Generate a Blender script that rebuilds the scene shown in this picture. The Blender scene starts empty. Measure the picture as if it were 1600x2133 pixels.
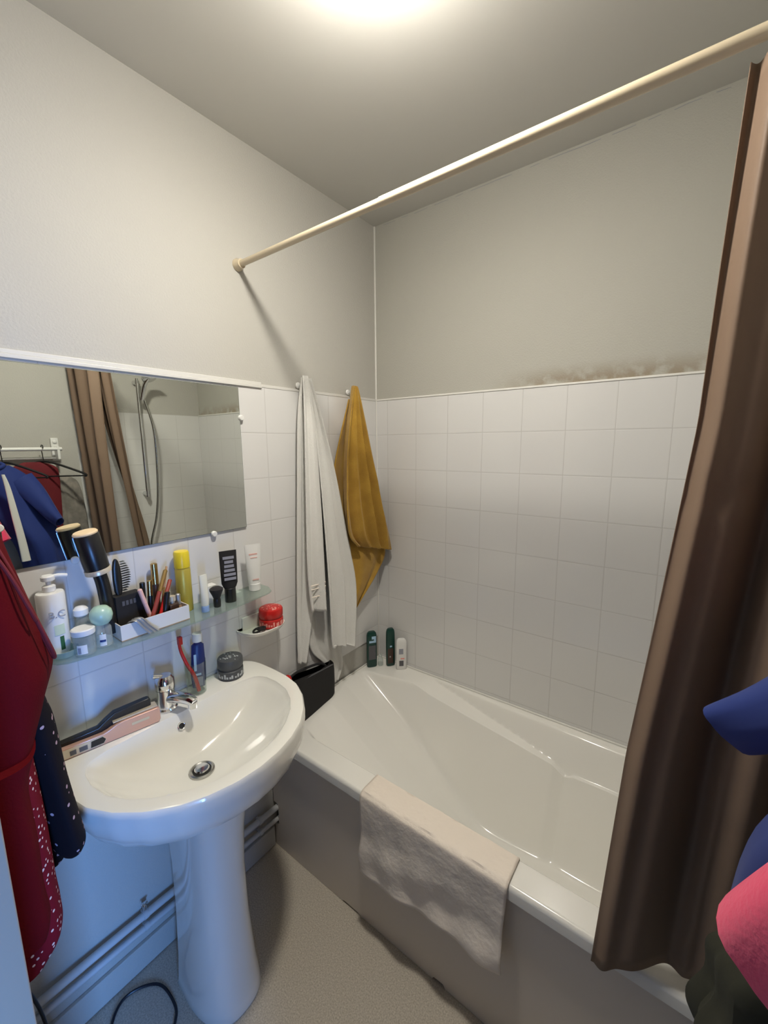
import bpy, bmesh, math, random
from mathutils import Vector, Matrix
random.seed(7)
PI = math.pi
S = bpy.context.scene
COL = S.collection

# ------------------------------------------------------------------ camera
cam_d = bpy.data.cameras.new('camera'); cam = bpy.data.objects.new('camera', cam_d); COL.objects.link(cam)
cam_d.sensor_fit = 'HORIZONTAL'; cam_d.sensor_width = 36.0; cam_d.lens = 870.9/1600*36.0
cam_d.clip_start = 0.02
_r = Vector((0.79845886, 0.60199405, -0.00816187)); _u = Vector((-0.09018732, 0.13300241, 0.98700385)); _f = Vector((-0.595256, 0.78734587, -0.16048918))
cam.matrix_world = Matrix(((_r.x, _u.x, -_f.x, 1.1847), (_r.y, _u.y, -_f.y, -1.5154), (_r.z, _u.z, -_f.z, 1.519), (0, 0, 0, 1)))
S.camera = cam
# ------------------------------------------------------------------ world, exposure
w = bpy.data.worlds.new('world'); S.world = w; w.use_nodes = True
w.node_tree.nodes['Background'].inputs[0].default_value = (0.55, 0.68, 1.0, 1); w.node_tree.nodes['Background'].inputs[1].default_value = 0.03
S.view_settings.view_transform = 'Standard'; S.view_settings.look = 'None'
S.view_settings.exposure = 0.0; S.view_settings.gamma = 1.0; S.view_settings.use_curve_mapping = False
BULB = 465.0            # emission of the ceiling bulb
BULB_COL = (1.0, 0.945, 0.85)
DAY = 19.0              # watts of the daylight from the hall window
DAY_COL = (0.15, 0.39, 1.0)
LAMP = (0.68, -0.865, 2.322)

# daylight through the hall window beyond the doorway
ld = bpy.data.lights.new('hall_daylight', 'AREA'); ld.shape = 'RECTANGLE'; ld.size = 0.40; ld.size_y = 0.8; ld.spread = math.radians(95); ld.energy = DAY; ld.color = DAY_COL
lo = bpy.data.objects.new('hall_daylight', ld); COL.objects.link(lo); lo.location = (2.30, -1.86, 0.80)
lo.rotation_euler = (Vector((0.0, -1.15, 0.35)) - Vector(lo.location)).to_track_quat('-Z', 'Y').to_euler()

# ------------------------------------------------------------------ materials
MATS = {}
def mat(name, col, rough=0.5, metal=0.0, spec=0.5, coat=0.0, sheen=0.0, bump=None, var=None, trans=0.0, emit=None, sub=0.0):
    m = bpy.data.materials.new(name); m.use_nodes = True; nt = m.node_tree; b = nt.nodes['Principled BSDF']
    b.inputs['Base Color'].default_value = (*col, 1); b.inputs['Roughness'].default_value = rough; b.inputs['Metallic'].default_value = metal
    b.inputs['Specular IOR Level'].default_value = spec; b.inputs['Coat Weight'].default_value = coat; b.inputs['Coat Roughness'].default_value = 0.05
    b.inputs['Sheen Weight'].default_value = sheen; b.inputs['Transmission Weight'].default_value = trans
    tc = nt.nodes.new('ShaderNodeTexCoord')
    if sub: b.inputs['Subsurface Weight'].default_value = sub; b.inputs['Subsurface Radius'].default_value = (.01, .01, .01)
    if bump:
        n = nt.nodes.new('ShaderNodeTexNoise'); n.inputs['Scale'].default_value = bump[0]; n.inputs['Detail'].default_value = 3
        nt.links.new(tc.outputs['Object'], n.inputs['Vector'])
        bp = nt.nodes.new('ShaderNodeBump'); bp.inputs['Strength'].default_value = bump[1]; bp.inputs['Distance'].default_value = bump[2] if len(bump) > 2 else 0.002
        nt.links.new(n.outputs['Fac'], bp.inputs['Height']); nt.links.new(bp.outputs['Normal'], b.inputs['Normal'])
    if var:   # (scale, colour2, low, high)
        n = nt.nodes.new('ShaderNodeTexNoise'); n.inputs['Scale'].default_value = var[0]; n.inputs['Detail'].default_value = 4
        nt.links.new(tc.outputs['Object'], n.inputs['Vector'])
        r = nt.nodes.new('ShaderNodeValToRGB'); r.color_ramp.elements[0].position = var[2]; r.color_ramp.elements[1].position = var[3]
        r.color_ramp.elements[0].color = (*col, 1); r.color_ramp.elements[1].color = (*var[1], 1)
        nt.links.new(n.outputs['Fac'], r.inputs['Fac']); nt.links.new(r.outputs['Color'], b.inputs['Base Color'])
    if emit: b.inputs['Emission Color'].default_value = (*emit[0], 1); b.inputs['Emission Strength'].default_value = emit[1]
    MATS[name] = m
    return m
def thin_glass(name, tint, ior=1.45, rough=0.0, mixin=None):
    m = bpy.data.materials.new(name); m.use_nodes = True; nt = m.node_tree; nt.nodes.clear()
    o = nt.nodes.new('ShaderNodeOutputMaterial'); mx = nt.nodes.new('ShaderNodeMixShader'); lw = nt.nodes.new('ShaderNodeLayerWeight'); pw = nt.nodes.new('ShaderNodeMath'); pw.operation = 'POWER'; pw.inputs[1].default_value = 3.0; nt.links.new(lw.outputs['Facing'], pw.inputs[0]); fr = nt.nodes.new('ShaderNodeMath'); fr.operation = 'MULTIPLY_ADD'; fr.inputs[1].default_value = .6; fr.inputs[2].default_value = .05; nt.links.new(pw.outputs[0], fr.inputs[0])
    t = nt.nodes.new('ShaderNodeBsdfTransparent'); t.inputs[0].default_value = (*tint, 1)
    g = nt.nodes.new('ShaderNodeBsdfGlossy'); g.inputs['Roughness'].default_value = rough; g.inputs['Color'].default_value = (.9, .95, .92, 1)
    nt.links.new(fr.outputs[0], mx.inputs[0]); nt.links.new(t.outputs[0], mx.inputs[1]); nt.links.new(g.outputs[0], mx.inputs[2])
    out = mx
    if mixin:   # part diffuse body: (colour, amount)
        d = nt.nodes.new('ShaderNodeBsdfDiffuse'); d.inputs[0].default_value = (*mixin[0], 1)
        m2 = nt.nodes.new('ShaderNodeMixShader'); m2.inputs[0].default_value = mixin[1]
        nt.links.new(mx.outputs[0], m2.inputs[1]); nt.links.new(d.outputs[0], m2.inputs[2]); out = m2
    nt.links.new(out.outputs[0], o.inputs[0]); MATS[name] = m
    return m

mat('paint', (.50, .487, .445), .75, spec=.3, bump=(190, .55, .0022))
mat('ceiling_paint', (.60, .59, .55), .8, spec=.2, bump=(60, .15, .001))
mat('plastic_white', (.80, .80, .77), .35)
mat('trim_white', (.68, .67, .63), .35)
mat('ceramic', (.84, .83, .77), .10, spec=.55, coat=.3)
mat('acrylic', (.88, .865, .81), .14, spec=.5, coat=.25)
mat('panel', (.72, .65, .565), .32, spec=.4, bump=(25, .05, .001))
mat('seal_black', (.03, .03, .03), .6)
mat('pipe_paint', (.56, .57, .57), .35)
mat('chrome', (.78, .79, .80), .12, metal=1)
mat('steel', (.50, .50, .48), .25, metal=1)
mat('rod_cream', (.62, .53, .38), .25, spec=.6)
mat('curtain', (.205, .14, .097), .6, spec=.25, bump=(14, .25, .006))
mat('towel_white', (.80, .79, .745), .95, sheen=.3, bump=(420, .9, .003))
mat('towel_yellow', (.50, .29, .035), .95, sheen=.25, bump=(420, .9, .003), var=(14, (.38, .205, .02), .35, .7))
mat('mat_cloth', (.86, .77, .67), .5, spec=.4, bump=(38, .6, .005))
mat('black_plastic', (.012, .012, .012), .3)
mat('black_matte', (.012, .011, .011), .85)
mat('black_cloth', (.016, .015, .017), .9, sheen=.08)
mat('red_cloth', (.095, .003, .006), .9, spec=.08, bump=(300, .3))
mat('red_strap', (.15, .008, .014), .8)
mat('jamb_paint', (.34, .27, .20), .5)
mat('blue_cloth', (.006, .025, .17), .8, sheen=.08)
mat('pink_cloth', (.85, .045, .14), .75, sheen=.3, bump=(180, .3))
mat('white_cloth', (.75, .75, .70), .8)
mat('green_cloth', (.028, .028, .016), .9, bump=(40, .4))
mat('grey_cloth', (.20, .185, .16), .95, bump=(50, .6), var=(25, (.32, .29, .25), .4, .7))
mat('red_plastic', (.55, .015, .012), .3)
mat('red_print', (.85, .35, .30), .5)
mat('yellow_plastic', (.80, .62, .03), .3)
mat('gold_can', (.58, .47, .08), .35, metal=.3)
mat('gold', (.60, .42, .18), .25, metal=1)
mat('beige_cap', (.80, .60, .36), .5)
mat('blue_cap', (.30, .45, .75), .4)
mat('cream_tube', (.78, .78, .68), .4)
mat('pink_plastic', (.80, .50, .45), .35)
mat('rose_gold', (.70, .43, .33), .30, metal=.35)
mat('champagne', (.66, .58, .44), .3, metal=.3)
mat('tan_card', (.42, .26, .14), .8)
mat('white_card', (.74, .74, .74), .6)
mat('brown_red', (.30, .05, .035), .5)
mat('dark_brown', (.06, .03, .02), .4)
mat('label_white', (.78, .78, .76), .5)
mat('label_grey', (.30, .31, .36), .6)
mat('label_dark', (.10, .10, .11), .5)
mat('navy', (.015, .03, .16), .35)
mat('light_blue', (.40, .60, .80), .35)
mat('dark_green', (.004, .045, .035), .3)
mat('green_leaf', (.03, .12, .04), .6)
mat('pale_green', (.62, .70, .50), .5)
mat('mint', (.42, .62, .50), .3, spec=.5)
mat('foil', (.45, .45, .45), .35, metal=.6)
mat('wax_grey', (.07, .075, .08), .45)
mat('wax_print', (.50, .53, .53), .5)
mat('bristle', (.03, .035, .035), .5)
mat('cord', (.01, .01, .016), .4)
mat('mirror_face', (.80, .83, .78), .0, metal=1)
mat('mirror_edge', (.10, .13, .11), .3)
mat('hall_paint', (.16, .16, .16), .8)
mat('hole', (.02, .02, .02), .8)
mat('caulk', (.80, .79, .74), .4)
mat('bulb', (.9, .9, .9), .5, emit=(BULB_COL, BULB))
mat('window_glow', (.5, .6, .8), .5, emit=((.5, .68, 1.0), 1.2))
thin_glass('shelf_glass', (.80, .88, .84), 1.5, 0.02, ((.42, .47, .44), .14))
thin_glass('clear_glass', (.90, .93, .91), 1.45)
thin_glass('clear_plastic', (.88, .91, .90), 1.4, .05, ((.7, .75, .73), .25))
thin_glass('green_glass', (.72, .84, .78), 1.5, 0.05, ((.5, .6, .55), .4))

def dotted(name, base, dot, scale, rad, rough=.85, frac=1.0):
    m = mat(name, base, rough, spec=.12); nt = m.node_tree; b = nt.nodes['Principled BSDF']
    tc = nt.nodes.new('ShaderNodeTexCoord'); v = nt.nodes.new('ShaderNodeTexVoronoi'); v.inputs['Scale'].default_value = scale
    nt.links.new(tc.outputs['Object'], v.inputs['Vector'])
    lt = nt.nodes.new('ShaderNodeMath'); lt.operation = 'LESS_THAN'; lt.inputs[1].default_value = rad; nt.links.new(v.outputs['Distance'], lt.inputs[0])
    mx = nt.nodes.new('ShaderNodeMix'); mx.data_type = 'RGBA'; mx.inputs[6].default_value = (*base, 1); mx.inputs[7].default_value = (*dot, 1)
    nt.links.new(lt.outputs[0], mx.inputs[0]); nt.links.new(mx.outputs[2], b.inputs['Base Color'])
    return m
dotted('dotted_red', (.15, .005, .014), (.72, .56, .52), 105, .24)
dotted('floral_black', (.008, .006, .009), (.50, .34, .38), 60, .20)
dotted('floral_pink', (.62, .20, .25), (.30, .01, .03), 30, .38)

def tile_mat():
    # square white tiles 15 cm, dark fine joint; also the grey-brown mould above the tiles on the paint
    m = mat('tile', (.74, .735, .74), .13, spec=.5); nt = m.node_tree; b = nt.nodes['Principled BSDF']; L = nt.links
    geo = nt.nodes.new('ShaderNodeNewGeometry'); sp = nt.nodes.new('ShaderNodeSeparateXYZ'); L.new(geo.outputs['Position'], sp.inputs[0])
    sn = nt.nodes.new('ShaderNodeSeparateXYZ'); L.new(geo.outputs['Normal'], sn.inputs[0])
    def M(op, a, c=None, d=None):
        n = nt.nodes.new('ShaderNodeMath'); n.operation = op
        for i, q in enumerate((a, c, d)):
            if q is None: continue
            if isinstance(q, (int, float)): n.inputs[i].default_value = q
            else: L.new(q, n.inputs[i])
        return n.outputs[0]
    def dist(c, off, size):
        t = M('FRACT', M('DIVIDE', M('ADD', c, off), size)); return M('MULTIPLY', M('MINIMUM', t, M('SUBTRACT', 1.0, t)), size)
    dz = dist(sp.outputs['Z'], -1.7082 + 15.0, .15)
    dx = dist(sp.outputs['X'], -.2144 + 14.89, .1489)
    dy = dist(sp.outputs['Y'], .008 + 15.0, .15)
    ax = M('ABSOLUTE', sn.outputs['X'])
    du = M('ADD', M('MULTIPLY', ax, dy), M('MULTIPLY', M('SUBTRACT', 1.0, ax), dx))
    d = M('MINIMUM', du, dz)
    s = nt.nodes.new('ShaderNodeMapRange'); s.inputs[1].default_value = .0006; s.inputs[2].default_value = .0016; L.new(d, s.inputs[0])
    mx = nt.nodes.new('ShaderNodeMix'); mx.data_type = 'RGBA'; mx.inputs[6].default_value = (.56, .55, .53, 1); mx.inputs[7].default_value = (.72, .715, .70, 1)
    L.new(s.outputs[0], mx.inputs[0]); L.new(mx.outputs[2], b.inputs['Base Color'])
    rr = nt.nodes.new('ShaderNodeMapRange'); rr.inputs[3].default_value = .6; rr.inputs[4].default_value = .16; L.new(s.outputs[0], rr.inputs[0]); L.new(rr.outputs[0], b.inputs['Roughness'])
    s2 = nt.nodes.new('ShaderNodeMapRange'); s2.interpolation_type = 'SMOOTHSTEP'; s2.inputs[1].default_value = .0; s2.inputs[2].default_value = .004; L.new(d, s2.inputs[0])
    bp = nt.nodes.new('ShaderNodeBump'); bp.inputs['Strength'].default_value = .35; bp.inputs['Distance'].default_value = .001
    L.new(s2.outputs[0], bp.inputs['Height']); L.new(bp.outputs[0], b.inputs['Normal'])
tile_mat()
def stained_paint():
    m = mat('paint_stained', (.46, .45, .40), .75, spec=.3, bump=(190, .5, .0022)); nt = m.node_tree; b = nt.nodes['Principled BSDF']; L = nt.links
    tc = nt.nodes.new('ShaderNodeTexCoord'); sp = nt.nodes.new('ShaderNodeSeparateXYZ'); L.new(tc.outputs['Object'], sp.inputs[0])
    def mr(sock, a, c, lo, hi):
        n = nt.nodes.new('ShaderNodeMapRange'); n.interpolation_type = 'SMOOTHSTEP'
        for i, q in zip((1, 2, 3, 4), (a, c, lo, hi)): n.inputs[i].default_value = q
        L.new(sock, n.inputs[0]); return n.outputs[0]
    nz = nt.nodes.new('ShaderNodeTexNoise'); nz.inputs['Scale'].default_value = 22; nz.inputs['Detail'].default_value = 6; L.new(tc.outputs['Object'], nz.inputs['Vector'])
    up = mr(sp.outputs['Z'], 1.712, 1.785, 1.0, 0.0); side = mr(sp.outputs['X'], .50, .80, 0.0, 1.0); rt = mr(sp.outputs['X'], 1.05, 1.3, 1.0, .55)
    f = mr(nz.outputs['Fac'], .34, .56, 0.0, 1.0)
    def mul(a, c):
        n = nt.nodes.new('ShaderNodeMath'); n.operation = 'MULTIPLY'; L.new(a, n.inputs[0])
        if isinstance(c, float): n.inputs[1].default_value = c
        else: L.new(c, n.inputs[1])
        return n.outputs[0]
    k = mul(mul(mul(mul(up, side), rt), f), .95)
    mx = nt.nodes.new('ShaderNodeMix'); mx.data_type = 'RGBA'; mx.inputs[6].default_value = (.46, .45, .40, 1); mx.inputs[7].default_value = (.30, .25, .18, 1)
    L.new(k, mx.inputs[0]); L.new(mx.outputs[2], b.inputs['Base Color'])
stained_paint()
def floor_mat():
    m = mat('vinyl', (.40, .36, .29), .5, spec=.35); nt = m.node_tree; b = nt.nodes['Principled BSDF']; L = nt.links
    tc = nt.nodes.new('ShaderNodeTexCoord'); n = nt.nodes.new('ShaderNodeTexNoise'); n.inputs['Scale'].default_value = 260; n.inputs['Detail'].default_value = 2
    L.new(tc.outputs['Object'], n.inputs['Vector']); r = nt.nodes.new('ShaderNodeValToRGB')
    r.color_ramp.elements[0].position = .3; r.color_ramp.elements[0].color = (.40, .355, .285, 1); r.color_ramp.elements[1].position = .7; r.color_ramp.elements[1].color = (.62, .565, .47, 1)
    L.new(n.outputs['Fac'], r.inputs['Fac']); L.new(r.outputs['Color'], b.inputs['Base Color'])
floor_mat()

# ------------------------------------------------------------------ helpers
def obj(name, V, F, m, parent=None, smooth=True, mods=(), mi=None):
    me = bpy.data.meshes.new(name); me.from_pydata([tuple(v) for v in V], [], [tuple(f) for f in F])
    ms = m if isinstance(m, (list, tuple)) else [m]
    for k in ms: me.materials.append(MATS[k])
    if mi:
        for p, i in zip(me.polygons, mi): p.material_index = i
    bm = bmesh.new(); bm.from_mesh(me); bmesh.ops.recalc_face_normals(bm, faces=bm.faces[:]); bm.to_mesh(me); bm.free()
    if smooth:
        me.polygons.foreach_set('use_smooth', [True]*len(me.polygons)); me.set_sharp_from_angle(angle=math.radians(38))
    o = bpy.data.objects.new(name, me); COL.objects.link(o)
    if parent: o.parent = parent
    for mod in mods:
        k = o.modifiers.new(mod[0], mod[0])
        for a, v in mod[1].items(): setattr(k, a, v)
    return o
BEV = lambda w=.002, s=3: ('BEVEL', dict(width=w, segments=s, limit_method='ANGLE'))
SOL = lambda t=.003, off=0: ('SOLIDIFY', dict(thickness=t, offset=off))
SUB = lambda n=1: ('SUBSURF', dict(levels=n, render_levels=n))
def thing(name, label, cat, loc=(0, 0, 0), rz=0.0, group=None, rot=None):
    o = bpy.data.objects.new(name, None); COL.objects.link(o); o.location = loc; o.rotation_euler = rot if rot else (0, 0, rz); o.empty_display_size = .02
    return tag(o, label, cat, group)
def tag(o, label, cat, group=None):
    o['label'] = label; o['category'] = cat
    if group: o['group'] = group
    return o
def struct(o): o['kind'] = 'structure'; return o
def box(x0, x1, y0, y1, z0, z1):
    V = [(x, y, z) for x in (x0, x1) for y in (y0, y1) for z in (z0, z1)]
    return V, [(0, 1, 3, 2), (4, 6, 7, 5), (0, 4, 5, 1), (2, 3, 7, 6), (0, 2, 6, 4), (1, 5, 7, 3)]
def join(*parts):
    V, F = [], []
    for v, f in parts:
        n = len(V); V += list(v); F += [tuple(i+n for i in q) for q in f]
    return V, F
def loft(rings, cap0=True, cap1=True, closed=True):
    n = len(rings[0]); V = [tuple(p) for r in rings for p in r]; F = []
    for i in range(len(rings)-1):
        for j in range(n if closed else n-1):
            a = i*n+j; b = i*n+(j+1) % n; F.append((a, b, b+n, a+n))
    if cap0: F.append(tuple(range(n))[::-1])
    if cap1: F.append(tuple((len(rings)-1)*n+j for j in range(n)))
    return V, F
def lathe(prof, n=28, c=(0, 0), cap0=True, cap1=True, sx=1, sy=1):
    return loft([[(c[0]+r*sx*math.cos(2*PI*k/n), c[1]+r*sy*math.sin(2*PI*k/n), z) for k in range(n)] for r, z in prof], cap0, cap1)
def catmull(P, n=6):
    P = [Vector(p) for p in P]; out = []
    for i in range(len(P)-1):
        p0 = P[max(i-1, 0)]; p1 = P[i]; p2 = P[i+1]; p3 = P[min(i+2, len(P)-1)]
        for k in range(n):
            t = k/n; out.append(.5*((2*p1)+(-p0+p2)*t+(2*p0-5*p1+4*p2-p3)*t*t+(-p0+3*p1-3*p2+p3)*t**3))
    out.append(P[-1]); return out
def tube(P, r, n=10, smooth_n=0, cap=True):
    P = catmull(P, smooth_n) if smooth_n else [Vector(p) for p in P]
    rings = []; prev = None
    for i, p in enumerate(P):
        t = (P[min(i+1, len(P)-1)]-P[max(i-1, 0)]).normalized()
        if prev is None: prev = Vector((0, 0, 1)).cross(t) if abs(t.z) < .9 else Vector((1, 0, 0)).cross(t)
        a = (prev - t*prev.dot(t)).normalized(); prev = a; b = t.cross(a)
        rr = r(i/(len(P)-1)) if callable(r) else r
        rings.append([p+a*rr*math.cos(2*PI*k/n)+b*rr*math.sin(2*PI*k/n) for k in range(n)])
    return loft(rings, cap, cap)
def interp(tab, x):
    if x <= tab[0][0]: return tab[0][1]
    for (a, va), (b, vb) in zip(tab, tab[1:]):
        if x <= b:
            t = (x-a)/(b-a); return va+(vb-va)*t
    return tab[-1][1]
def sheet(rows, nc, nr, fold, freq, ph=0.0, axis=Vector((1, 0, 0)), power=1.0, second=0.22):
    """cloth hanging between a left and a right edge; fold(t) gives the fold depth along axis"""
    Ls = [Vector(r[0]) for r in rows]; Rs = [Vector(r[1]) for r in rows]
    Lc = catmull(Ls, nr); Rc = catmull(Rs, nr); m = len(Lc); V = []; F = []
    for i in range(m):
        t = i/(m-1); a = fold(t)
        for j in range(nc+1):
            s = j/nc; p = Lc[i].lerp(Rc[i], s)
            d = .5+.5*math.sin(2*PI*freq*s+ph+.5*math.sin(3*t))
            d = d*(1-second)+second*(.5+.5*math.sin(2*PI*freq*2.3*s+1.7+ph+t*1.3))
            V.append(p+axis*a*d)
    for i in range(m-1):
        for j in range(nc):
            q = i*(nc+1)+j; F.append((q, q+1, q+nc+2, q+nc+1))
    return V, F
def text(name, body, size, m, parent, loc, rot, ext=.0003):
    c = bpy.data.curves.new(name, 'FONT'); c.body = body; c.size = size; c.extrude = ext; c.align_x = 'CENTER'; c.align_y = 'CENTER'
    tmp = bpy.data.objects.new('tmp', c); me = bpy.data.meshes.new_from_object(tmp); bpy.data.objects.remove(tmp)
    me.materials.clear(); me.materials.append(MATS[m]); o = bpy.data.objects.new(name, me); COL.objects.link(o)
    o.parent = parent; o.location = loc; o.rotation_euler = rot; return o
def wrap(V, F, r, axis_x=0.0):   # bend a flat patch (y,z at x=0) round a vertical cylinder of radius r facing +x
    return [(r*math.cos(y/r)+x, r*math.sin(y/r), z) for x, y, z in V], F
def patch(y0, y1, z0, z1, r, n=8, ang=0.0, t=.0004):
    """curved label standing t proud of a cylinder of radius r"""
    V = []; F = []
    for k in range(n+1):
        a = ang+(y0+(y1-y0)*k/n)/r
        for rr in (r+.0001, r+t):
            for z in (z0, z1): V.append((rr*math.cos(a), rr*math.sin(a), z))
    for k in range(n):
        a = 4*k
        F += [(a+2, a+6, a+7, a+3), (a, a+1, a+5, a+4), (a+1, a+3, a+7, a+5), (a, a+4, a+6, a+2)]
    F += [(0, 2, 3, 1), (4*n, 4*n+1, 4*n+3, 4*n+2)]
    return V, F

W = 1.497; ZC = 2.418; ZT = 1.7082; YN = -1.45; TT = .006
# ------------------------------------------------------------------ setting
def wall(name, parts, mats, mi):
    V, F = join(*parts); idx = []
    for (v, f), i in zip(parts, mi): idx += [i]*len(f)
    return struct(obj(name, V, F, mats, smooth=False, mi=idx))
wall('wall_left', [box(-.12, 0, -3.0, .12, -.1, ZC+.1), box(-.001, .004, YN, 0, .60, ZT)], ['paint', 'tile'], [0, 1])
wall('wall_back', [box(0, W+.12, 0, .12, -.1, ZC+.1), box(0, W, -.004, .001, .45, ZT)], ['paint_stained', 'tile'], [0, 1])
wall('wall_right', [box(W, W+.12, YN-.12, 0, -.1, ZC+.1), box(W-.004, W+.001, -.70, 0, .45, ZT)], ['paint', 'tile'], [0, 1])
wall('wall_near', [box(0, .54, YN-.12, YN, 0, ZC), box(.54, 1.46, YN-.12, YN, 2.05, ZC), box(1.46, W, YN-.12, YN, 0, ZC)], ['paint'], [0, 0, 0])
struct(obj('floor', *box(-.12, 3.0, -3.0, .12, -.1, 0), 'vinyl', smooth=False))
struct(obj('ceiling', *box(-.12, 3.0, -3.0, .12, ZC, ZC+.1), 'ceiling_paint', smooth=False))
wall('wall_hall', [box(-.12, 3.0, -3.1, -3.0, 0, ZC), box(2.4, 2.5, -3.0, YN, 0, .4), box(2.4, 2.5, -3.0, YN, 1.6, ZC), box(2.4, 2.5, -3.0, -2.12, .4, 1.6), box(2.4, 2.5, -1.62, YN, .4, 1.6), box(W+.12, 2.5, YN-.12, YN, 0, ZC)], ['hall_paint'], [0]*6)
wn = struct(obj('window_1', *box(2.44, 2.45, -2.12, -1.62, .4, 1.6), 'window_glow', smooth=False))
obj('window_frame', *join(box(2.40, 2.44, -2.12, -2.08, .4, 1.6), box(2.40, 2.44, -1.66, -1.62, .4, 1.6), box(2.40, 2.44, -2.08, -1.66, .4, .44), box(2.40, 2.44, -2.08, -1.66, 1.56, 1.6), box(2.40, 2.44, -2.08, -1.66, .98, 1.0)), 'trim_white', wn, smooth=False)
# door frame of the doorway the picture is taken from
struct(obj('trim_1', *join(box(.53, .548, YN-.125, YN+.004, 0, 2.05), box(.548, 1.452, YN-.125, YN+.004, 2.032, 2.05), box(1.452, 1.47, YN-.125, YN+.004, 0, 2.05)), 'jamb_paint', mods=[BEV(.002)]))
# moulding above the tiles of the left wall, in two beads
struct(obj('trim_2', *join(box(0, .010, YN, -.62, ZT-.005, ZT+.004), box(0, .006, YN, -.62, ZT+.004, ZT+.014), box(0, .0055, -.62, 0, ZT-.002, ZT+.008)), 'trim_white', mods=[BEV(.0015)]))
struct(obj('trim_3', *join(box(0, .007, -.007, 0, .49, ZC-.001)), 'caulk', mods=[BEV(.002)]))   # corner bead
struct(obj('trim_4', *box(.006, W, -.007, -.001, ZT-.001, ZT+.006), 'caulk', mods=[BEV(.0015)]))
# thin dark cracks where the ceiling meets the back wall
def crack():
    V, F = [], []
    random.seed(3); x = .05; pts = []
    while x < W-.05: pts.append((x, random.uniform(.0, .003), random.random())); x += .03
    for a, b in zip(pts, pts[1:]):
        if a[2] > .35:
            n = len(V); V += [(a[0], -.0008, ZC-.006-a[1]), (b[0], -.0008, ZC-.006-b[1]), (b[0], -.0008, ZC-.0066-b[1]-.0006*b[2]), (a[0], -.0008, ZC-.0066-a[1]-.0006*a[2])]; F.append((n, n+1, n+2, n+3))
    return V, F
struct(obj('trim_5', *crack(), 'label_grey', smooth=False, mods=[SOL(.0004)]))

# ------------------------------------------------------------------ ceiling lamp (just above the frame)
t = thing('ceiling_lamp', 'small round lamp with a flat opal glass on the bathroom ceiling above the frame', 'lamp', (LAMP[0], LAMP[1], ZC))
obj('ceiling_rose', *lathe([(.045, 0), (.045, -.010), (.03, -.018), (.0, -.018)], cap1=False), 'plastic_white', t)
obj('socket', *lathe([(.016, -.016), (.018, -.070), (.050, -.0865), (.050, -.088)]), 'plastic_white', t)
zb = LAMP[2]-ZC; R0 = .055; H0 = .013
obj('bulb', *lathe([(.001, zb-H0)]+[(R0*math.sin(a), zb-H0*math.cos(a)) for a in [PI*k/16 for k in range(1, 12)]]+[(.049, zb+.008)]), 'bulb', t)

# ------------------------------------------------------------------ bathtub
def sstep(a, b, x):
    t = max(0, min(1, (x-a)/(b-a))); return t*t*(3-2*t)
RIM = .49
XL = [(-.68, .30), (-.63, .20), (-.60, .15), (-.58, .117), (-.51, .094), (-.42, .086), (-.285, .034), (-.20, .025), (-.12, .03), (-.04, .12), (0, .2)]
def smax(vals, k):
    m = max(vals); return m+k*math.log(sum(math.exp((v-m)/k) for v in vals))
def tub_z(x, y):
    d = -y
    back_rim = .010+.035*sstep(.1, 1.1, x)
    rest = RIM-(x-interp(XL, y))*.60 if x > interp(XL, y) else RIM+(interp(XL, y)-x)*1.5
    front = RIM-(y+.603)*3.6
    led = interp([(0, .60), (.25, .50), (.35, .468), (.56, .435), (.72, .412), (.86, .388), (.885, .372), (.90, .362), (.93, .374), (1.0, .378), (1.5, .38)], x)
    up = RIM-(d-back_rim)*2.2
    low = led-(d-.105)*2.3
    bk = min(up, max(low, led+.0)) if d < .105 else low
    bk = smax([up, led if d < .10 else -1], .006) if d < .105 else low
    if d < .105: bk = max(up, led+ (.105-d)*.12)
    else: bk = max(up, low)
    right = RIM-(1.44-x)*2.5
    z = smax([.115, rest, front, bk, right], .016)
    return -smax([-z, -RIM], .004)
def tub():
    V = []; F = []; nx, ny = 230, 170
    xs = [.005+(W-.009)*i/nx for i in range(nx+1)]
    ys = [-.682+(.676)*j/ny for j in range(ny+1)]
    for x in xs:
        for y in ys:
            e = max(0, 1-(y+.682)/.009)
            V.append((x, y, tub_z(x, y)-.007*e*e))
    for i in range(nx):
        for j in range(ny):
            a = i*(ny+1)+j; F.append((a, a+ny+1, a+ny+2, a+1))
    n0 = len(V)
    for x in xs: V += [(x, -.683, RIM-.012), (x, -.683, RIM-.036), (x, -.676, RIM-.042), (x, -.664, RIM-.042)]
    for i in range(nx):
        a, b = i*(ny+1), (i+1)*(ny+1); c, d = n0+4*i, n0+4*(i+1)
        F += [(a, b, d, c), (c, d, d+1, c+1), (c+1, d+1, d+2, c+2), (c+2, d+2, d+3, c+3)]
    return V, F
tb = thing('bathtub', 'off-white built-in bathtub with a grey front panel along the tiled back wall', 'bathtub', (0, 0, 0))
obj('tub_shell', *tub(), 'acrylic', tb)
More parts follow.
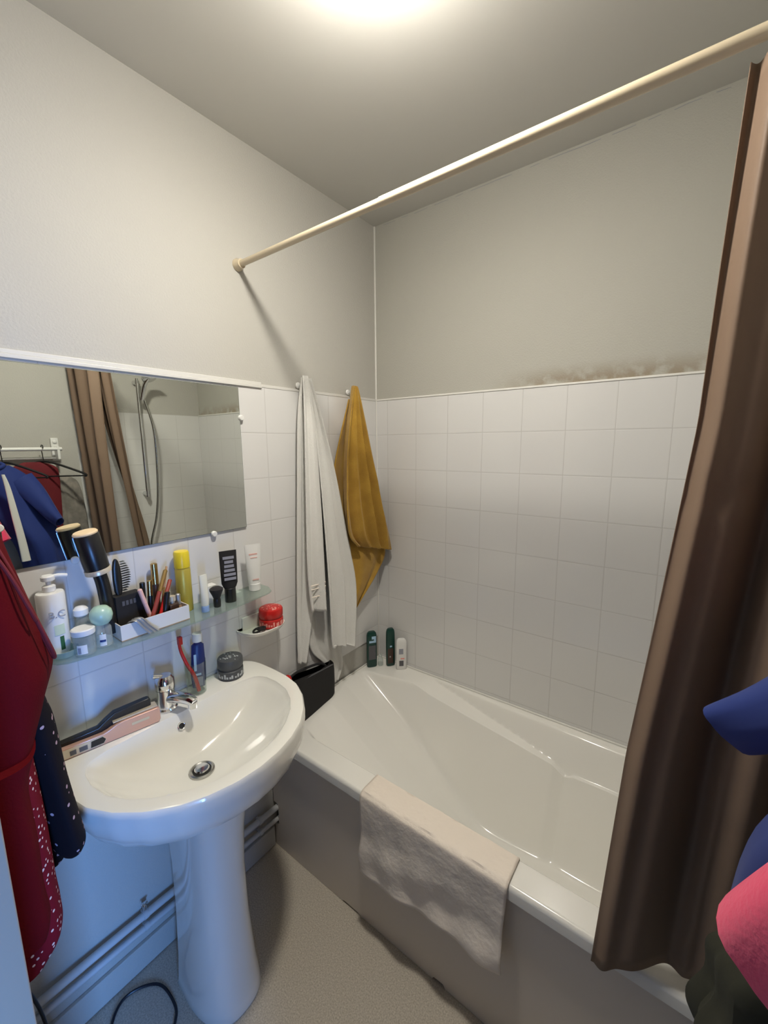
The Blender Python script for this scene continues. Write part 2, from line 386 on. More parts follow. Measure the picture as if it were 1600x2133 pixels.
# front panel with the cut-out for the pipes at its left end and small bites at the floor
def panel():
    lower = [(.006, .0), (.26, .0), (.35, .0), (.36, .006), (.42, .006), (.43, .0), (.70, .0), (.705, .010), (.735, .012), (.742, .0), (W-.004, .0)]
    out = [(x, z) for x, z in lower]+[(W-.004, RIM-.03), (.006, RIM-.03), (.006, .185), (.030, .185), (.030, .095), (.006, .095)]
    n = len(out); V = [(x, -.664, z+.001) for x, z in out]+[(x, -.658, z+.001) for x, z in out]
    F = [tuple(range(n)), tuple(range(n, 2*n))[::-1]]+[(i, (i+1) % n, n+(i+1) % n, n+i) for i in range(n)]
    return V, F
obj('front_panel', *panel(), 'panel', tb, smooth=False)
obj('panel_seal', *box(.006, W-.004, -.657, -.650, .001, .03), 'seal_black', tb, smooth=False)
obj('tub_drain', *lathe([(.001, .119), (.026, .119), (.03, .1165), (.03, .112)], c=(1.28, -.36)), 'chrome', tb)
struct(obj('trim_6', *join(box(.004, W-.004, -.0095, -.004, RIM, RIM+.007), box(.0045, .0095, -.66, -.0095, RIM, RIM+.007)), 'caulk', mods=[BEV(.002)]))
struct(obj('trim_7', *box(0, .006, YN, -.67, 0, .004), 'seal_black', smooth=False))

# ------------------------------------------------------------------ washbasin
SY = -1.017
outer = [(0.006, .268), (.03, .281), (.07, .289), (.13, .2915), (.20, .290), (.26, .279), (.315, .252), (.365, .213), (.405, .166), (.432, .112), (.448, .056), (.453, 0)]
inner = [(.112, 0), (.108, .05), (.108, .12), (.110, .19), (.122, .228), (.150, .243), (.20, .246), (.255, .237), (.300, .214), (.340, .180), (.372, .138), (.396, .092), (.408, .046), (.412, 0)]
def sym(p):
    full = [(x, y) for x, y in p]+[(x, -y) for x, y in reversed(p) if abs(y) > 1e-9]
    return full
def ray_r(poly, cx, a):
    dx, dy = math.cos(a), math.sin(a); best = 0
    n = len(poly)
    for i in range(n):
        x1, y1 = poly[i][0]-cx, poly[i][1]; x2, y2 = poly[(i+1) % n][0]-cx, poly[(i+1) % n][1]
        ex, ey = x2-x1, y2-y1; den = dx*ey-dy*ex
        if abs(den) < 1e-12: continue
        t = (x1*ey-y1*ex)/den; u = (x1*dy-y1*dx)/den
        if t > 0 and -1e-9 <= u <= 1+1e-9: best = max(best, t)
    return best
OP = sym(outer); IP = [(x, y) for x, y in inner]+[(x, -y) for x, y in reversed(inner[1:-1])]
CX = .225; NS = 112
def ring(poly, k, z, off=0.0, cx=CX, shift=0.0, flatback=True):
    out = []
    for i in range(NS):
        a = 2*PI*i/NS; r = ray_r(poly, cx, a)*k+off
        x = cx+shift+r*math.cos(a); y = r*math.sin(a)
        if flatback: x = max(x, .0055)
        out.append((x, SY+y, z))
    return out
def mixr(a, b, t): return [tuple(p+(q-p)*t for p, q in zip(u, v)) for u, v in zip(a, b)]
ZS = .80
bowl_floor = [(CX+.0+.055*math.cos(2*PI*i/NS), SY+.07*math.sin(2*PI*i/NS)-.014, .690) for i in range(NS)]
drain_r = [(CX+.026*math.cos(2*PI*i/NS), SY+.026*math.sin(2*PI*i/NS)-.019, .687) for i in range(NS)]
R_in = ring(IP, 1, ZS-.006)
rings = [ring(OP, .38, .640), ring(OP, .55, .648), ring(OP, .80, .676), ring(OP, .93, .706), ring(OP, .985, .738), ring(OP, 1.0, .764), ring(OP, 1.003, .786), ring(OP, .997, .796), ring(OP, .985, ZS), ring(OP, .965, ZS+.0008),
         ring(IP, 1, ZS+.0004, .007), ring(IP, 1, ZS-.0012, .002), R_in]
for t_, z_ in ((.05, .788), (.12, .773), (.22, .755), (.36, .735), (.52, .7185), (.70, .705), (.86, .6955)):
    r_ = mixr(R_in, bowl_floor, t_); rings.append([(x, y, z_) for x, y, z in r_])
rings += [bowl_floor, drain_r]
wb = thing('washbasin', 'white D-shaped pedestal washbasin under the glass shelf', 'sink', (0, 0, 0))
obj('basin', *loft(rings, True, True), 'ceramic', wb)
def ped():
    rs = []
    for z, hw, xf in ((.0, .088, .330), (.01, .091, .333), (.03, .088, .328), (.10, .082, .320), (.25, .075, .308), (.40, .073, .306), (.52, .078, .314), (.60, .086, .328), (.655, .096, .342), (.685, .100, .348)):
        r = []
        n = 40
        for i in range(n+1):
            a = -PI/2+PI*i/n
            ca, sa = math.cos(a), math.sin(a)
            r.append((.20+(xf-.20)*abs(ca)**.75, SY-.008+hw*(1 if sa > 0 else -1)*abs(sa)**.8, z))
        r += [(.13, SY-.008+hw*.93, z), (.13, SY-.008-hw*.93, z)]
        rs.append(r)
    return loft(rs)
obj('pedestal', *ped(), 'ceramic', wb)
obj('drain_gap', *lathe([(.0222, .688), (.0222, .6905)], c=(CX, SY-.019)), 'hole', wb)
dr = obj('drain', *lathe([(.031, .688), (.031, .6925), (.027, .6940), (.023, .692), (.0225, .6885)], c=(CX, SY-.019)), 'steel', wb)
obj('drain_plug', *lathe([(.0185, .6907), (.0185, .696), (.016, .6985), (.001, .699)], c=(CX, SY-.019)), 'chrome', dr)
ov = Vector((.1205, SY-.012, .767))
def disc(c, nrm, prof, n=24):
    nrm = Vector(nrm).normalized(); a = nrm.orthogonal().normalized(); b = nrm.cross(a); c = Vector(c)
    return loft([[c+nrm*h+a*r*math.cos(2*PI*k/n)+b*r*math.sin(2*PI*k/n) for k in range(n)] for r, h in prof])
of_ = obj('overflow_ring', *disc(ov, (1, 0, .55), [(.011, -.003), (.011, .0015), (.009, .002), (.0075, .001)]), 'chrome', wb)
obj('overflow_hole', *disc(ov+Vector((.0, 0, 0)), (1, 0, .55), [(.0072, -.002), (.0072, .0012)]), 'hole', of_)

# faucet
fx, fy = .062, -1.036
ft = thing('mixer_tap', 'chrome single-lever mixer tap on the back ledge of the washbasin', 'faucet', (fx, fy, ZS+.0012))
obj('tap_body', *lathe([(.027, 0), (.027, .004), (.023, .008), (.022, .05), (.024, .06)]), 'chrome', ft)
obj('spout', *tube([(.0, 0, .030), (.035, .012, .040), (.07, .026, .040), (.088, .033, .034)], lambda s: .0165-.004*s, 14, 4), 'chrome', ft)
obj('aerator', *lathe([(.012, .034), (.012, .018), (.010, .017)], c=(.082, .031)), 'chrome', ft)
obj('lever', *join(lathe([(.024, .061), (.025, .07), (.024, .088), (.017, .098), (.004, .101)]), tube([(.0, 0, .092), (-.0, -.012, .10), (.0, -.03, .108)], .006, 10, 3)), 'chrome', ft)

# ------------------------------------------------------------------ mirror with clips
mr = thing('wall_mirror', 'large frameless rectangular mirror over the glass shelf', 'mirror', (0, 0, 0))
M0, M1, MZ0, MZ1 = -1.312, -.711, 1.254, 1.697
obj('mirror_glass', *box(.0055, .0100, M0, M1, MZ0, MZ1), 'mirror_edge', mr, smooth=False)
obj('mirror_silvering', *box(.0100, .0103, M0+.001, M1-.001, MZ0+.001, MZ1-.001), 'mirror_face', mr, smooth=False)
for (y, z, ax) in ((-.828, MZ0, 0), (-1.188, MZ0, 0), (M1, 1.604, 1), (M0, 1.35, 1)):
    oy, oz = (0, -.003) if ax == 0 else ((.003 if y > -1 else -.003), 0)
    obj('mirror_clip', *disc((.0045, y+oy, z+oz), (1, 0, 0), [(.009, 0), (.009, .009), (.007, .012), (.001, .0125)], 20), 'plastic_white', mr)

# ------------------------------------------------------------------ glass shelf
SZ = 1.05
def shelf_glass():
    pts = []
    for i in range(41):
        s = i/40; y = -1.285+.608*s; e = min(s, 1-s)*.608
        x = .106+.028*math.sin(PI*s)
        if e < .045: x = x-.045+.045*math.sqrt(max(0, 1-((.045-e)/.045)**2))
        pts.append((x, y))
    pts += [(.006, -.677), (.006, -1.285)]
    pts = [p for i, p in enumerate(pts)]
    n = len(pts); V = [(x, y, SZ-.005) for x, y in pts]+[(x, y, SZ) for x, y in pts]
    return V, [tuple(range(n))[::-1], tuple(range(n, 2*n))]+[(i, (i+1) % n, n+(i+1) % n, n+i) for i in range(n)]
sh = thing('glass_shelf', 'greenish glass wall shelf with a bowed front edge between mirror and washbasin', 'shelf')
obj('glass_plate', *shelf_glass(), 'shelf_glass', sh, mods=[BEV(.001, 2)])
for y in (-1.17, -.76):
    obj('shelf_bracket', *join(disc((.0042, y, SZ-.012), (1, 0, 0), [(.011, 0), (.011, .014), (.009, .016), (.001, .016)])), 'plastic_white', sh)
ST = SZ+.0006

# ------------------------------------------------------------------ things on the shelf
# pump bottle
t = thing('pump_bottle', 'tall white pump dispenser bottle with dark lettering at the left end of the glass shelf', 'bottle', (.040, -1.252, ST), .15)
obj('bottle_body', *lathe([(.023, 0), (.0265, .003), (.027, .10), (.027, .142), (.025, .146), (.012, .148)], 32), 'plastic_white', t)
obj('pump_collar', *lathe([(.0125, .1485), (.0125, .160), (.010, .162), (.005, .163), (.005, .176)]), 'plastic_white', t)
obj('pump_head', *join(lathe([(.011, .172), (.013, .174), (.013, .182), (.010, .185)]), tube([(0, 0, .180), (.006, .018, .181), (.009, .034, .177)], .0042, 8, 3)), 'plastic_white', t)
obj('leaf_print', *patch(.004, .012, .014, .046, .027, ang=-.25), 'green_leaf', t)
obj('label_print', *patch(-.004, .016, .050, .074, .027, ang=-.25), 'pale_green', t)
text('lettering', 'B.C', .022, 'label_grey', t, (.0278, -.003, .098), (PI/2, 0, PI/2-.12))
# glass dish
t = thing('glass_dish', 'small round clear glass dish at the front left corner of the shelf', 'dish', (.072, -1.248, ST))
obj('bowl', *lathe([(.018, 0), (.024, .004), (.028, .018), (.0255, .018), (.021, .006), (.012, .003)]), 'green_glass', t)
# jar with white lid
t = thing('lidded_jar', 'small clear jar with a white screw lid at the front of the shelf', 'jar', (.093, -1.214, ST))
obj('jar_body', *lathe([(.020, 0), (.0215, .003), (.0215, .044), (.018, .047)]), 'clear_plastic', t)
obj('lid', *lathe([(.023, .0472), (.0235, .049), (.0235, .059), (.021, .061)]), 'label_white', t)
obj('label', *patch(-.011, .009, .006, .027, .0215, ang=-.5), 'label_white', t)
obj('bar_print', *patch(-.009, -.003, .008, .022, .0222, ang=-.5), 'label_grey', t)
# conical bottle behind with white cap
t = thing('conical_bottle', 'clear cone-shaped bottle with a white round cap behind the lidded jar', 'bottle', (.045, -1.200, ST))
obj('bottle_body', *lathe([(.024, 0), (.026, .004), (.012, .066), (.010, .074)]), 'clear_plastic', t)
obj('cap', *lathe([(.013, .0745), (.015, .077), (.015, .090), (.010, .096), (.003, .098)]), 'label_white', t)
# clear bottle with mint ball cap
t = thing('mint_capped_bottle', 'clear flask with a blue and white label and round mint green cap', 'bottle', (.089, -1.174, ST))
obj('bottle_body', *lathe([(.015, 0), (.018, .002), (.018, .046), (.012, .055)], sy=1.0, sx=.8), 'clear_plastic', t)
obj('cap', *lathe([(.014, .056), (.021, .064), (.024, .076), (.022, .088), (.014, .097), (.003, .100)]), 'mint', t)
obj('label', *patch(-.006, .008, .006, .034, .0155, ang=-.5), 'label_white', t)
obj('band_print', *patch(-.005, .007, .016, .021, .0162, ang=-.5), 'navy', t)
# hair dryer
t = thing('hair_dryer', 'black hair styling dryer with a beige end cap leaning upright against the mirror', 'hair dryer', (0, 0, 0))
A = Vector((.066, -1.178, 1.320)); B = Vector((.064, -1.160, 1.222)); ax = (A-B).normalized()
obj('barrel', *disc(B, ax, [(.020, 0), (.0255, .006), (.0265, .03), (.0265, (A-B).length-.004), (.024, (A-B).length)], 32), 'black_plastic', t)
obj('end_cap', *disc(A, ax, [(.0250, 0), (.0255, .003), (.023, .006), (.001, .007)], 32), 'beige_cap', t)
obj('trim_ring', *disc(B, ax, [(.0262, .001), (.0275, .002), (.0275, .012), (.0268, .013)], 32), 'champagne', t)
obj('handle', *tube([B-ax*.001, B-ax*.03, (.060, -1.149, 1.130), (.058, -1.146, 1.066)], .0145, 14, 4), 'black_plastic', t)
# tray
t = thing('cosmetics_tray', 'open white card tray crowded with make-up on the glass shelf', 'tray', (.0, 0, ST))
x0, x1, y0, y1, h = .018, .104, -1.142, -.972, .040
obj('tray_wall', *join(box(x1-.002, x1, y0, y1, .002, h), box(x0, x0+.002, y0, y1, .002, h), box(x0+.002, x1-.002, y0, y0+.002, .002, h), box(x0+.002, x1-.002, y1-.002, y1, .002, h)), 'white_card', t, smooth=False)
obj('tray_base', *box(x0, x1, y0, y1, 0, .002), 'tan_card', t, smooth=False)
obj('tray_lining', *join(box(x0+.002, x0+.003, y0+.002, y1-.002, .002, h-.001), box(x1-.003, x1-.002, y0+.002, y1-.002, .002, h-.001), box(x0+.003, x1-.003, y0+.002, y0+.003, .002, h-.001)), 'tan_card', t, smooth=False)
TB = ST+.003
# black box and brush in it
t = thing('black_carton', 'black carton standing in the left half of the cosmetics tray', 'box', (.044, -1.100, TB), .05)
obj('carton', *box(-.014, .016, -.032, .030, 0, .096), 'black_matte', t, mods=[BEV(.001)], smooth=False)
obj('carton_print', *join(*[box(.0163, .0166, -.018+.009*k, -.012+.009*k, .070, .082) for k in range(4)]), 'label_dark', t, smooth=False)
t = thing('hair_brush', 'black paddle hairbrush standing bristles to the right behind the black carton', 'hairbrush', (.044, -1.112, TB+.0965))
obj('paddle', *loft([[(.003*math.cos(a)*1.6, -.004+w_*.0+ .008*math.sin(a)*k_, z) for a in [2*PI*i/16 for i in range(16)]] for z, k_, w_ in ((.0, .8, 0), (.01, 1.2, 0), (.04, 1.35, 0), (.07, 1.2, 0), (.086, .8, 0), (.092, .3, 0))]), 'black_plastic', t)
def bristles():
    P = []
    for k in range(13):
        for j in (-1, 0, 1):
            z = .008+.0062*k; L_ = .020-.00006*(k-6)**2*5
            P.append(tube([(j*.003, .006, z), (j*.0045, .006+L_, z+.001)], .0009, 5))
    return join(*P)
obj('bristle_field', *bristles(), 'bristle', t)
# items in the tray
def stick(name, label, cat, p0, p1, r, m, cap=None, group=None):
    p0 = Vector(p0); p1 = Vector(p1); a = (p1-p0); L_ = a.length; t = thing(name, label, cat, p0, rot=a.to_track_quat('Z', 'Y').to_euler(), group=group)
    f = .6 if cap else 1.0
    obj('barrel', *lathe([(r*.9, 0), (r, .001), (r, L_*f), (r*.9, L_*f+.0004)], 14), m, t)
    if cap: obj('cap', *lathe([(r*1.02, L_*f+.0006), (r*1.02, L_-.002), (r*.7, L_)], 14), cap, t)
    return t
stick('cosmetic_tube', 'slim pale pink cosmetic tube leaning in the middle of the tray', 'cosmetics', (.078, -1.056, TB+.004), (.070, -1.078, TB+.105), .0055, 'pink_plastic', 'pink_plastic')
stick('makeup_pencil', 'dark red make-up pencil with gold end leaning rightwards in the tray', 'cosmetics', (.090, -1.070, TB+.007), (.046, -.998, TB+.132), .0055, 'brown_red', 'gold')
stick('makeup_pencil', 'bright red make-up stick lying beside the dark red pencil in the tray', 'cosmetics', (.094, -1.052, TB+.007), (.054, -.992, TB+.105), .0050, 'red_plastic', 'brown_red')
stick('mascara', 'black mascara wand standing left in the tray beside the pink tube', 'cosmetics', (.045, -1.062, TB+.006), (.040, -1.058, TB+.112), .0065, 'black_plastic', 'black_plastic', group='mascaras in the tray')
stick('mascara', 'black mascara with a gold cap standing deep in the tray', 'cosmetics', (.040, -1.044, TB+.006), (.036, -1.038, TB+.112), .0065, 'black_plastic', 'gold', group='mascaras in the tray')
stick('mascara', 'thick black mascara leaning in front of the perfume bottle', 'cosmetics', (.090, -1.034, TB+.008), (.080, -1.014, TB+.082), .0070, 'black_plastic', 'black_plastic', group='mascaras in the tray')
stick('lipstick', 'tall gold lipstick case standing at the back of the tray', 'cosmetics', (.028, -1.020, TB+.006), (.024, -1.018, TB+.152), .0085, 'dark_brown', 'gold')
stick('makeup_brush', 'thin gold-handled make-up brush leaning against the yellow can', 'makeup brush', (.060, -1.030, TB+.004), (.040, -.992, TB+.140), .0030, 'gold', 'tan_card')
t = thing('perfume_bottle', 'small square brown perfume bottle with a silver collar in the right of the tray', 'bottle', (.078, -1.003, TB), .1)
obj('bottle_body', *box(-.011, .011, -.013, .013, 0, .046), 'dark_brown', t, mods=[BEV(.003)])
obj('bottle_cap', *lathe([(.006, .0464), (.006, .052), (.009, .053), (.009, .066)]), 'champagne', t)
t = thing('nail_polish', 'small clear nail polish bottle with a grey cap at the right end of the tray', 'bottle', (.068, -.982, TB))
obj('bottle_body', *lathe([(.0065, 0), (.007, .002), (.007, .030), (.005, .034)]), 'tan_card', t)
obj('cap', *lathe([(.0065, .0343), (.006, .062), (.004, .064)]), 'foil', t)
t = thing('foil_wrapper', 'crumpled silver foil wrapper hooked over the front edge of the tray', 'wrapper', (0, 0, 0))
obj('foil_sheet', *sheet([((.094, -1.125, ST+.040), (.092, -1.105, ST+.047)), ((.108, -1.112, ST+.044), (.107, -1.092, ST+.047)), ((.113, -1.098, ST+.022), (.112, -1.076, ST+.024)), ((.117, -1.086, ST+.003), (.117, -1.058, ST+.003))], 14, 5, lambda t_: .004, 2.5), 'foil', t, mods=[SOL(.0006)])
# yellow can
t = thing('spray_can', 'tall yellow aerosol can with a bright yellow cap at the right end of the tray', 'spray can', (.034, -.946, ST))
obj('can_body', *lathe([(.019, 0), (.0205, .002), (.0205, .122), (.018, .128)], 32), 'gold_can', t)
obj('cap', *lathe([(.0205, .1285), (.0208, .131), (.0205, .170), (.018, .175), (.003, .176)], 32), 'yellow_plastic', t)
# small tube, light blue cap
t = thing('cream_tube', 'small cream-coloured tube standing on its light blue cap', 'tube', (.090, -.918, ST))
obj('cap', *lathe([(.0105, 0), (.011, .001), (.0105, .017), (.009, .018)]), 'blue_cap', t)
obj('tube_body', *loft([[(sx*math.cos(a), sy*math.sin(a), z) for a in [2*PI*i/24 for i in range(24)]] for z, sx, sy in ((.0183, .0100, .0100), (.03, .0115, .0115), (.07, .0075, .0118), (.108, .001, .0118))]), 'cream_tube', t)
# white carton behind makeup brush
t = thing('white_carton', 'small white carton standing behind the black powder brush', 'box', (.035, -.872, ST), 0)
obj('carton', *box(-.015, .012, -.019, .019, 0, .054), 'label_white', t, mods=[BEV(.001)], smooth=False)
# black brush
t = thing('powder_brush', 'stubby black powder brush with a flared head on the shelf', 'makeup brush', (.085, -.878, ST))
obj('brush_handle', *lathe([(.009, 0), (.0105, .002), (.0105, .022), (.0095, .026)]), 'black_plastic', t)
obj('brush_head', *lathe([(.0095, .0264), (.013, .036), (.019, .050), (.019, .055), (.012, .060), (.002, .062)], 24), 'black_cloth', t)
# black tube
t = thing('black_tube', 'black squeeze tube with grey print standing on its cap', 'tube', (.078, -.829, ST), -.35)
obj('cap', *lathe([(.0160, 0), (.0165, .001), (.0165, .042), (.014, .044)], 24), 'black_plastic', t)
obj('tube_body', *loft([[(sx*math.cos(a), sy*math.sin(a), z) for a in [2*PI*i/28 for i in range(28)]] for z, sx, sy in ((.0443, .012, .018), (.058, .013, .0235), (.10, .0085, .0245), (.150, .002, .025), (.158, .001, .025))]), 'black_matte', t)
def lines(x0, z0, n, wid, dz, h_, x1=None, z1=None):
    P = []; random.seed(n)
    for k in range(n):
        z = z0+dz*k; xx = x0 if x1 is None else x0+(x1-x0)*k/(n-1); ww = wid*random.uniform(.7, 1)
        P.append(box(xx, xx+.0005, -ww, ww, z, z+h_))
    return join(*P)
obj('print_block', *lines(.0133, .070, 6, .018, .0125, .0085, .0040, .0), 'label_grey', t, smooth=False)
# white tube
t = thing('white_tube', 'white squeeze tube standing on its cap at the right end of the shelf', 'tube', (.050, -.722, ST), -.35)
obj('cap', *lathe([(.0175, 0), (.0185, .001), (.0185, .022), (.016, .023)], 24), 'label_white', t)
obj('tube_body', *loft([[(sx*math.cos(a), sy*math.sin(a), z) for a in [2*PI*i/28 for i in range(28)]] for z, sx, sy in ((.0233, .015, .019), (.04, .0145, .021), (.095, .009, .024), (.143, .002, .026), (.152, .001, .026))]), 'label_white', t)
for a_ in ((.0046, .0060, -.014, .012, .118, .123), (.0062, .0080, -.011, .011, .108, .1105), (.0146, .0156, -.009, .011, .036, .040)): obj('print_line', *box(*a_), 'pink_plastic', t, smooth=False)

# ------------------------------------------------------------------ soap dish on the wall and its contents
t = thing('soap_dish', 'white ceramic soap dish fixed to the tiles right of the shelf', 'soap dish', (.0045, -.690, .904))
def dish():
    def rg(k, z, o=0):
        return [(max(.0, .045*0+.088*k*math.sin(a) if False else .088*k*max(0, math.sin(a))**.7), .082*k*(1 if math.cos(a) > 0 else -1)*abs(math.cos(a))**.75, z) for a in [PI*i/30 for i in range(31)]]
    return loft([rg(.70, -.012), rg(.92, -.006), rg(1.0, .004), rg(1.0, .008), rg(.97, .009), rg(.92, .005), rg(.86, .0), rg(.5, -.001)])
obj('dish_tray', *dish(), 'ceramic', t)
obj('back_plate', *box(0, .006, -.06, .06, -.012, .045), 'ceramic', t, mods=[BEV(.0025)])
def waxpot(name, label, loc, r, h, mb, mp, seed):
    t = thing(name, label, 'jar', loc)
    obj('pot', *lathe([(r*.92, 0), (r, .003), (r, h*.42), (r*.90, h*.46), (r*.90, h*.55)], 36), mb, t)
    lid = obj('lid', *lathe([(r*.985, h*.56), (r*1.0, h*.58), (r*1.0, h*.90), (r*.95, h*.97), (r*.85, h)], 36), mb, t)
    random.seed(seed); P = []
    for k in range(26):
        a = random.uniform(0, 2*PI); q = math.sqrt(random.random())*r*.78; x, y = q*math.cos(a), q*math.sin(a); s = r*random.uniform(.05, .11)
        P.append(box(x-s, x+s, y-s*.5, y+s*.5, h, h+.0006))
    obj('lid_print', *join(*P), mp, lid, smooth=False)
    P = []
    for k in range(30):
        ang = 2*PI*k/30+random.uniform(-.05, .05); w_ = r*.07
        P.append(patch(-w_, w_, h*.12, h*random.uniform(.2, .36), r, 2, ang, .0005))
    obj('pot_print', *join(*P), mp, t, smooth=False)
waxpot('wax_pot', 'red round pot of hair wax on the white soap dish', (.050, -.664, .9065), .040, .064, 'red_plastic', 'red_print', 5)
t = thing('hair_tie', 'small coiled black hair tie lying in the left of the soap dish', 'hair tie', (.066, -.735, .9095))
for k, (dx, dy, dz, r, tl) in enumerate(((0, 0, .007, .012, .5), (.004, .012, .009, .012, -.4), (-.002, .022, .006, .010, .2))):
    pts = [(dx+r*math.cos(a)*.9, dy+r*math.sin(a), dz+r*math.sin(a)*tl*.6) for a in [2*PI*i/18 for i in range(19)]]
    obj('coil', *tube(pts, .0035, 8, 0, False), 'black_matte', t)
waxpot('wax_pot', 'dark grey patterned round pot of hair wax on the washbasin ledge', (.058, -.834, ZS+.0015), .038, .064, 'wax_grey', 'wax_print', 9)

# tumbler
t = thing('glass_tumbler', 'clear glass tumbler on the washbasin ledge right of the tap', 'glass', (.056, -.945, ZS+.0015))
obj('tumbler_wall', *lathe([(.022, 0), (.026, .002), (.030, .098), (.0285, .098), (.0245, .010), (.005, .008)], 32), 'clear_glass', t)
t = thing('toothbrush', 'red toothbrush leaning left in the glass tumbler', 'toothbrush', (0, 0, 0))
obj('brush_handle', *tube([(.073, -.948, ZS+.013), (.070, -.956, ZS+.06), (.060, -.970, ZS+.10), (.050, -.980, ZS+.145), (.050, -.9825, ZS+.185)], lambda s: .0056-.0014*s, 10, 5), 'red_plastic', t)
obj('bristle_tuft', *box(.050, .062, -.988, -.977, ZS+.165, ZS+.188), 'red_plastic', t, mods=[BEV(.001)])
t = thing('toothpaste_tube', 'dark blue and white toothpaste tube standing in the glass tumbler', 'tube', (.056, -.938, ZS+.013), rot=(-.04, -.04, -.35))
def flat(z, sx, sy): return [(sx*math.cos(a), sy*math.sin(a), z) for a in [2*PI*i/24 for i in range(24)]]
obj('tube_body', *loft([flat(0, .001, .017), flat(.03, .006, .0205), flat(.07, .009, .020), flat(.130, .011, .017), flat(.139, .006, .007)]), 'navy', t)
obj('cap', *lathe([(.010, .1395), (.0135, .141), (.0135, .164), (.011, .166)], 20), 'plastic_white', t)
obj('wave_print', *join(box(.0098, .0104, -.013, -.006, .055, .105), box(.0088, .0094, -.012, .006, .04, .046)), 'light_blue', t, smooth=False)
obj('lower_print', *box(.0070, .0088, -.012, .010, .006, .034), 'label_grey', t, smooth=False)

# ------------------------------------------------------------------ straightener
def extr(poly, x0, x1):
    n = len(poly); V = [(x0, y, z) for y, z in poly]+[(x1, y, z) for y, z in poly]
    return V, [tuple(range(n)), tuple(range(n, 2*n))[::-1]]+[(i, (i+1) % n, n+(i+1) % n, n+i) for i in range(n)]
t = thing('hair_straightener', 'rose gold and black hair straightener lying on the back left ledge of the washbasin', 'hair straightener', (.052, -1.283, ZS+.0018), -.17)
obj('near_arm', *extr([(0, .0), (.212, .0), (.216, .008), (.216, .036), (.212, .040), (.135, .040), (.118, .038), (.100, .030), (.088, .027), (0, .028)], .004, .018), 'rose_gold', t, mods=[BEV(.002)])
obj('handle_panel', *extr([(.002, .003), (.088, .003), (.094, .012), (.088, .024), (.002, .025)], .0182, .0192), 'champagne', t, smooth=False)
obj('display', *extr([(.062, .006), (.088, .006), (.093, .014), (.087, .022), (.064, .021)], .0194, .0202), 'black_plastic', t, smooth=False)
for a, b in ((.022, .034), (.040, .056)):
    obj('button', *extr([(a, .007), (b, .007), (b, .018), (a, .018)], .0194, .0203), 'label_dark', t, smooth=False)
obj('maker_print', *extr([(.150, .020), (.190, .020), (.190, .027), (.150, .027)], .0182, .0186), 'champagne', t, smooth=False)
obj('far_arm', *extr([(0, .006), (.08, .006), (.10, .012), (.20, .046), (.200, .062), (.196, .066), (.185, .066), (.118, .062), (.098, .050), (.082, .038), (.0, .034)], -.016, .003), 'black_plastic', t, mods=[BEV(.002)])
obj('heat_plate', *extr([(.112, .041), (.212, .041), (.212, .044), (.196, .046), (.112, .044)], -.012, .012), 'champagne', t, smooth=False)

# ------------------------------------------------------------------ pipes on the left wall
def pipe(zl, zr, r, label):
    t = thing('water_pipe', label, 'pipe', group='pipes along the left wall')
    obj('pipe_run', *tube([(.024, YN+.012, zl-.004), (.022, -1.1, zl*.6+zr*.4), (.022, -.64, zr)], r, 14, 4), 'pipe_paint', t)
    for y in (-1.135, -.74):
        z = zl+(zr-zl)*((y+1.38)/(.74))
        obj('pipe_clip', *join(tube([(.022, y-.006, z), (.022, y+.006, z)], r+.0025, 14), box(0.002, .020, y-.005, y+.005, z-.004, z+.004)), 'pipe_paint', t)
pipe(.196, .168, .0105, 'upper grey-painted water pipe running low along the wall behind the pedestal')
pipe(.160, .118, .0085, 'lower thin grey water pipe running below the other along the wall')
t = thing('shutoff_valve', 'small metal shut-off valve on the upper pipe left of the pedestal', 'valve', (.022, -1.135, .2105))
obj('valve_body', *lathe([(.006, -.006), (.006, .008), (.004, .010)]), 'chrome', t)
obj('valve_handle', *box(-.003, .003, -.009, .009, .010, .016), 'chrome', t, mods=[BEV(.001)])
struct(obj('baseboard_left', *box(0, .012, YN, -.67, .0045, .085), 'paint', mods=[BEV(.002)]))

